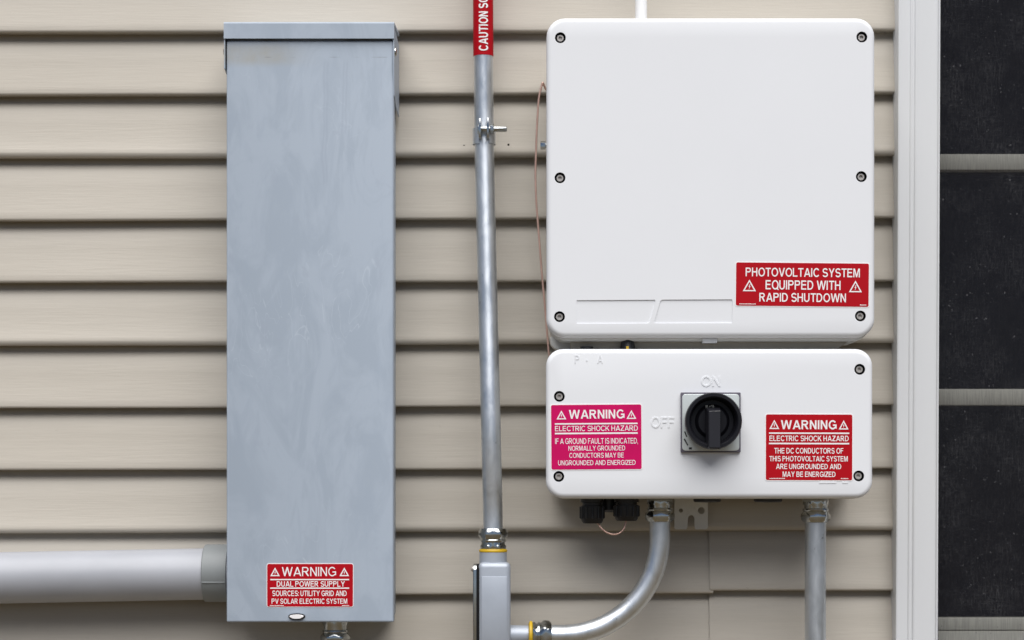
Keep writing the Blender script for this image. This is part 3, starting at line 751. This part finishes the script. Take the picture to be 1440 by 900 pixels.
bmesh.ops.bevel(bm, geom=[e for e in bm.edges if len(e.link_faces) == 2], offset=.0006, segments=2, affect='EDGES')
obj('grip', bm, M['grip'], rs, 30)
# printed marks on the knob and plate
p = Print(kc.y - .0114); p.rect(995.2, 998.6, 563.2, 569.6); p.rect(1000.4, 1007, 563.2, 564.8); p.rect(1005, 1007, 564.8, 569.6); p.rect(1000.2, 1005, 567.8, 569.6); p.rect(1000.2, 1002, 563.2, 566)
sh = Vector((S(2.6, YF), 0, 0)); bm = p.bm(); bmesh.ops.translate(bm, verts=bm.verts, vec=(-S(3, YF), 0, -S(6.5, YF)))
flat('knob_mark', bm, M['mark'], rs)
p = Print(YK - .0002); p.add([(961.2, 617.4), (963, 616.6), (968, 625.8), (966.4, 626.6)], [(0, 1, 2, 3)]); p.rect(968.8, 973, 629, 632); p.add([(962, 607), (963.6, 606.6), (966.5, 614), (965, 614.6)], [(0, 1, 2, 3)])
flat('plate_mark', p.bm(), M['black'], rs)

# ------------------------------------------------------------------ conduits
def connector(parent, org, d, rp, yellow=False, body=True, long=1.0):
    """compression connector: org = mouth at the box, d points along the pipe away from it"""
    org = Vector(org); d = Vector(d).normalized(); k = .00084; t = 0
    if yellow:
        bm = bmesh.new(); lathe(bm, [(rp * 1.1, -.001), (19.6 * k, .3 * k), (20.0 * k, 1.6 * k), (19.9 * k, 3.0 * k), (19 * k, 4.2 * k), (rp, 4.2 * k)], org, d, 40); obj('sealing_ring', bm, M['yellow'], parent); t = 3.9 * k
    bm = bmesh.new(); L1 = 9 * k * long
    lathe(bm, [(rp, t), (17.6 * k, t), (18.2 * k, t + 2 * k), (18.2 * k, t + L1 * .55), (16.4 * k, t + L1 * .7), (16.4 * k, t + L1 + 4 * k)], org, d, 36, hexed=(1, 2, 3)); obj('connector_collar', bm, M['zinc'], parent)
    t += L1
    bm = bmesh.new()
    lathe(bm, [(16 * k, t), (18.0 * k, t + .6 * k), (18.6 * k, t + 3 * k), (17.4 * k, t + 4.6 * k), (18.2 * k, t + 6 * k), (20.6 * k, t + 8.6 * k), (21.2 * k, t + 12 * k), (20.2 * k, t + 16.5 * k), (17.5 * k, t + 19.6 * k), (15.4 * k, t + 20.2 * k), (rp, t + 20.2 * k)], org, d, 36, hexed=(5, 6, 7))
    obj('compression_nut', bm, M['zinc'], parent)
    return t + 20.2 * k
YC = -.065; RC = .0122
# curved run from the switch box to the conduit body
cv = thing('conduit', P(928, 893, YC), 'short galvanised conduit curving left from under the switch box', 'conduit')
pts = [P(928, 703, YC), P(928, 735, YC)]
ac = (791, 756); rad = 137
for i in range(0, 19): a = R(90 * i / 18); pts.append(P(ac[0] + rad * math.cos(a), ac[1] + rad * math.sin(a), YC))
pts += [P(770, 893, YC), P(752, 893, YC)]
bm = bmesh.new(); tube(bm, pts, RC, 28); obj('pipe', bm, M['emt'], cv, 50)
connector(cv, P(928, 702, YC), (0, 0, -1), RC, long=1.3)
connector(cv, P(744.5, 893, YC), (1, 0, 0), RC, yellow=True, long=.8)
# straight run on the right
rc = thing('conduit', (X(1147, YC), YC, 0), 'straight galvanised conduit dropping from the right end of the switch box', 'conduit')
bm = bmesh.new(); tube(bm, [P(1147, 703, YC), P(1146.6, 800, YC), Vector((X(1146, YC), YC, -.02))], RC + .0004, 28); obj('pipe', bm, M['emt'], rc, 50)
connector(rc, P(1147, 702, YC), (0, 0, -1), RC, long=1.4)
# conduit body
lb = thing('conduit_elbow', P(692, 925, YC), 'grey cast conduit body with side cover below the tall conduit', 'conduit fitting')
bm = bmesh.new(); yc = YC
bx0, bx1, bz0, bz1 = X(672.5, yc - .02), X(718, yc - .02), Z(925, yc - .02), Z(791, yc - .02)
box(bm, bx0, bx1, yc - .020, yc + .020, bz0, bz1, .006, 4); obj('body', bm, M['cast'], lb, 50)
bm = bmesh.new(); box(bm, X(677, yc - .021), X(713, yc - .021), yc - .0207, yc - .0190, Z(918, yc), Z(809.5, yc), .0006); obj('side_panel', bm, M['cast'], lb)
bm = bmesh.new(); lathe(bm, [(S(21, yc), -.020), (S(19.6, yc), -.006), (S(19.2, yc), S(18, yc) + .001), (S(16, yc), S(18, yc) + .001)], P(693.5, 794, yc), (0, 0, 1), 36); obj('hub', bm, M['cast'], lb)
bm = bmesh.new(); lathe(bm, [(S(14.5, yc), -.010), (S(14, yc), .004), (S(13.4, yc), S(27.4, yc)), (S(11, yc), S(27.4, yc))], P(717.5, 893, yc), (1, 0, 0), 36); obj('hub', bm, M['cast'], lb)
def side_plate(x0, x1, mat, name, grow, r):
    bm = bmesh.new(); lp = rloop(yc, (bz0 + bz1) / 2, .036 + grow, bz1 - bz0 - .004 + grow, r, 6); rows = []
    for x, ins in ((x1, 0), (x0 + .0008, 0), (x0, .0008)):
        rows.append([bm.verts.new((x, yc + (u - yc) * (1 - ins / .02), w + (-ins if w > (bz0 + bz1) / 2 else ins))) for u, w in lp])
    for a, b in zip(rows, rows[1:]): bridge(bm, a, b)
    bm.faces.new(rows[0]); bm.faces.new(rows[-1]); return obj(name, bm, M[mat], lb, 40)
side_plate(bx0 - .0022, bx0 + .003, 'rubber', 'gasket', -.001, .006)
cvp = side_plate(bx0 - .0062, bx0 - .0022, 'zinc', 'cover_plate', .0, .008)
for z in (bz1 - .008, bz0 + .008):
    bm = bmesh.new(); lathe(bm, [(.0034, 0), (.0034, .0012), (.0024, .0026), (0, .003)], (bx0 - .0060, yc - .010, z), (-1, 0, 0), 16); obj('screw', bm, M['steel'], cvp)
bm = bmesh.new(); box(bm, X(684, yc), X(702, yc), yc + .019, .001, Z(862, yc), Z(850, yc), .001); obj('mounting_lug', bm, M['cast'], lb)
# tall run with the caution sleeve
YT = -.030; RT = .01175
tc = thing('conduit', P(693.5, 770, YC), 'tall galvanised conduit with red caution sleeve between the two boxes', 'conduit')
ctr = [(679, -420, YT), (679.4, 0, YT), (680, 110, YT), (680.8, 190, YT - .002), (683, 300, YT - .010), (686.6, 450, YT - .024), (690.2, 600, YT - .038), (693, 720, YC + .002), (693.5, 772, YC)]
path = smoothline([P(*c) for c in ctr], 8)
bm = bmesh.new(); tube(bm, path, RT, 28); obj('pipe', bm, M['emt'], tc, 50)
connector(tc, P(693.5, 776.5, YC), (0, 0, 1), RT, yellow=True, long=1.1)
sl = [P(678.2, -300, YT), P(679.4, 0, YT), P(679.75, 79, YT)]
bm = bmesh.new(); tube(bm, [P(679.05, -150, YT), P(679.4, 0, YT), P(679.72, 79.5, YT)], RT + .0004, 40); slv = obj('caution_sleeve', bm, M['red'], tc, 50)
# words wrapped round the sleeve, reading upwards
pts_, fs_ = text_bm('CAUTION SOLAR', .2); CAUT = text_len('CAUTION', .2) / text_len('CAUTION SOLAR', .2)
bm = bmesh.new(); L_tot = S(55.6, YT) / CAUT; hgt = S(13.2, YT); a0 = P(679.72, 74.3, YT)
vv = [bm.verts.new((u, w, 0)) for u, w in pts_]
for f in fs_: bm.faces.new([vv[i] for i in f])
for i in range(1, 12): bmesh.ops.bisect_plane(bm, geom=list(bm.verts) + list(bm.edges) + list(bm.faces), plane_co=(0, i / 12, 0), plane_no=(0, 1, 0))
rr = RT + .0007
for v in bm.verts:
    u, w = v.co.x, v.co.y; th = (w - .5) * hgt / rr
    v.co = (a0.x + S(.35, YT) - rr * math.sin(th) - u * S(.4, YT), YT - rr * math.cos(th), a0.z + u * L_tot)
flat('lettering', bm, M['print'], slv)
# pipe clamp
pc = thing('pipe_clamp', P(680.8, 196, 0), 'small zinc clamp with long bolt gripping the tall conduit', 'clamp')
pcx = P(680.8, 192, YT - .002); r1 = RT + .0022
bm = bmesh.new(); n = 40; rows = []
za, zb_ = Z(177, YT), Z(204, YT)
for i in range(n + 1):
    th = R(-90 + 26 + (360 - 52) * i / n)      # open at the front
    dirv = Vector((math.cos(th), math.sin(th), 0)); rows.append([bm.verts.new(Vector((pcx.x, pcx.y, z)) + dirv * r) for r, z in ((RT + .0001, za - .004), (r1, za - .004), (r1, zb_), (RT + .0001, zb_))])
for a, b in zip(rows, rows[1:]): bridge(bm, a, b)
bm.faces.new(rows[0]); bm.faces.new(rows[-1]); obj('band', bm, M['emt'], pc)
for s in (-1, 1):
    bm = bmesh.new(); x = pcx.x + s * S(5.6, YT); box(bm, x - .0013, x + .0013, pcx.y - RT - .012, pcx.y - RT + .002, Z(199, YT), Z(171 if s > 0 else 172, YT), .0005); obj('ear', bm, M['zinc'], pc)
byy = pcx.y - RT - .0055; bz = Z(185.6, YT)
bm = bmesh.new(); lathe(bm, [(0, 0), (.0030, 0), (.0034, .0006), (.0034, S(38, YT)), (.0028, S(39, YT)), (0, S(39, YT))], (X(673.5, YT - .02), byy, bz), (1, 0, 0), 16); obj('bolt', bm, M['zinc'], pc)
for px, w in ((689, 5.5), (671.5, 4)):
    bm = bmesh.new(); lathe(bm, [(0, 0), (.0058, 0), (.0063, .0006), (.0063, S(w, YT) - .0006), (.0058, S(w, YT)), (0, S(w, YT))], (X(px, YT - .02), byy, bz), (1, 0, 0), 24, hexed=(1, 2, 3, 4)); obj('nut', bm, M['zinc'], pc)
bm = bmesh.new(); lathe(bm, [(.0032, 0), (.0032, .034), (0, .034)], (pcx.x, pcx.y + RT, Z(186, YT)), (0, 1, 0), 12); obj('stand_off', bm, M['zinc'], pc)

# conduit under the grey box
YU = -.055
uc = thing('conduit', (X(471.5, YU), YU, 0), 'galvanised conduit leaving the bottom of the grey box', 'conduit')
bm = bmesh.new(); tube(bm, [P(471.5, 874, YU), P(471.5, 930, YU), Vector((X(471.5, YU), YU, -.02))], RT, 24); obj('pipe', bm, M['emt'], uc, 50)
connector(uc, P(471.5, 868, YU), (0, 0, -1), RT, long=1.9)
# white pipe above the inverter
wp = thing('conduit', P(901.5, 40, -.05), 'thin white plastic pipe rising behind the top of the inverter', 'pipe')
bm = bmesh.new(); tube(bm, [P(901.5, 70, -.055), P(901.5, 0, -.055), P(901.5, -440, -.055)], S(8.4, -.055), 24); obj('pipe', bm, M['wpipe'], wp, 50)
# large PVC pipe at the lower left
YV = -.037
pv = thing('conduit', P(318, 808, YV), 'thick grey PVC pipe entering the left side of the grey box', 'pipe')
rp = S(36.2, YV)
p0, p1 = P(330, 806.5, YV), P(0, 812.6, YV); d = (p1 - p0).normalized()
pts = [p0, p0.lerp(p1, .5), p1, p1 + d * .45]
e = pts[-1]; rb = .16
for i in range(1, 13): a = R(90 * i / 12); pts.append(e + d * (rb * math.sin(a)) + Vector((0, 0, -1)) * (rb * (1 - math.cos(a))))
pts.append(Vector((pts[-1].x - .002, YV, -.05)))
bm = bmesh.new(); tube(bm, pts, rp, 48); obj('pipe', bm, M['pvc'], pv, 50)
bm = bmesh.new(); o0 = P(288.5, 806, YV); k = S(1, YV)
lathe(bm, [(rp, -.0002), (39.2 * k, 0), (40.4 * k, 1.2 * k), (40.8 * k, 34 * k), (rp, 34 * k)], o0, (1, 0, 0), 56); cp = obj('coupling', bm, M['pvc_dark'], pv, 40)
bm = bmesh.new(); th = R(16); yy, zz = YV - 41.2 * k * math.cos(th), o0.z - 41.2 * k * math.sin(th)
box(bm, o0.x + .0006, o0.x + 33 * k, yy - .0002, yy + .0016, zz - .0009, zz + .0009, .0004); obj('mould_seam', bm, M['pvc_dark'], cp)

# ------------------------------------------------------------------ copper wires
cw = thing('copper_wire', P(772, 495, -.05), 'bare copper ground wire hanging down the left side of the inverter', 'wire')
w = [(772, 128, -.05), (768, 126, -.052), (765, 120, -.054), (763.3, 116.5, -.055), (761.4, 122, -.055), (757.6, 140, -.055), (755, 180, -.055), (753.8, 215, -.055), (753, 245, -.055), (754, 280, -.055), (756.5, 315, -.055), (759.3, 350, -.055), (762, 385, -.055), (764.8, 415, -.055), (767.5, 445, -.055), (770, 475, -.055), (772.6, 500, -.055), (779, 508, -.055)]
bm = bmesh.new(); tube(bm, smoothline([P(*q) for q in w], 5), .00125, 10); obj('wire', bm, M['copper'], cw, 60)
c2 = thing('copper_wire', P(862, 750, -.075), 'short copper wire loop hanging between the two black cable glands', 'wire')
w = [(838, 728, -.075), (841, 736, -.076), (847, 744, -.078), (855, 749.5, -.079), (864, 751.5, -.079), (872, 749, -.078), (877.5, 743, -.076), (880, 734, -.075), (881, 726, -.075)]
bm = bmesh.new(); tube(bm, smoothline([P(*q) for q in w], 5), .0011, 10); obj('wire', bm, M['copper'], c2, 60)
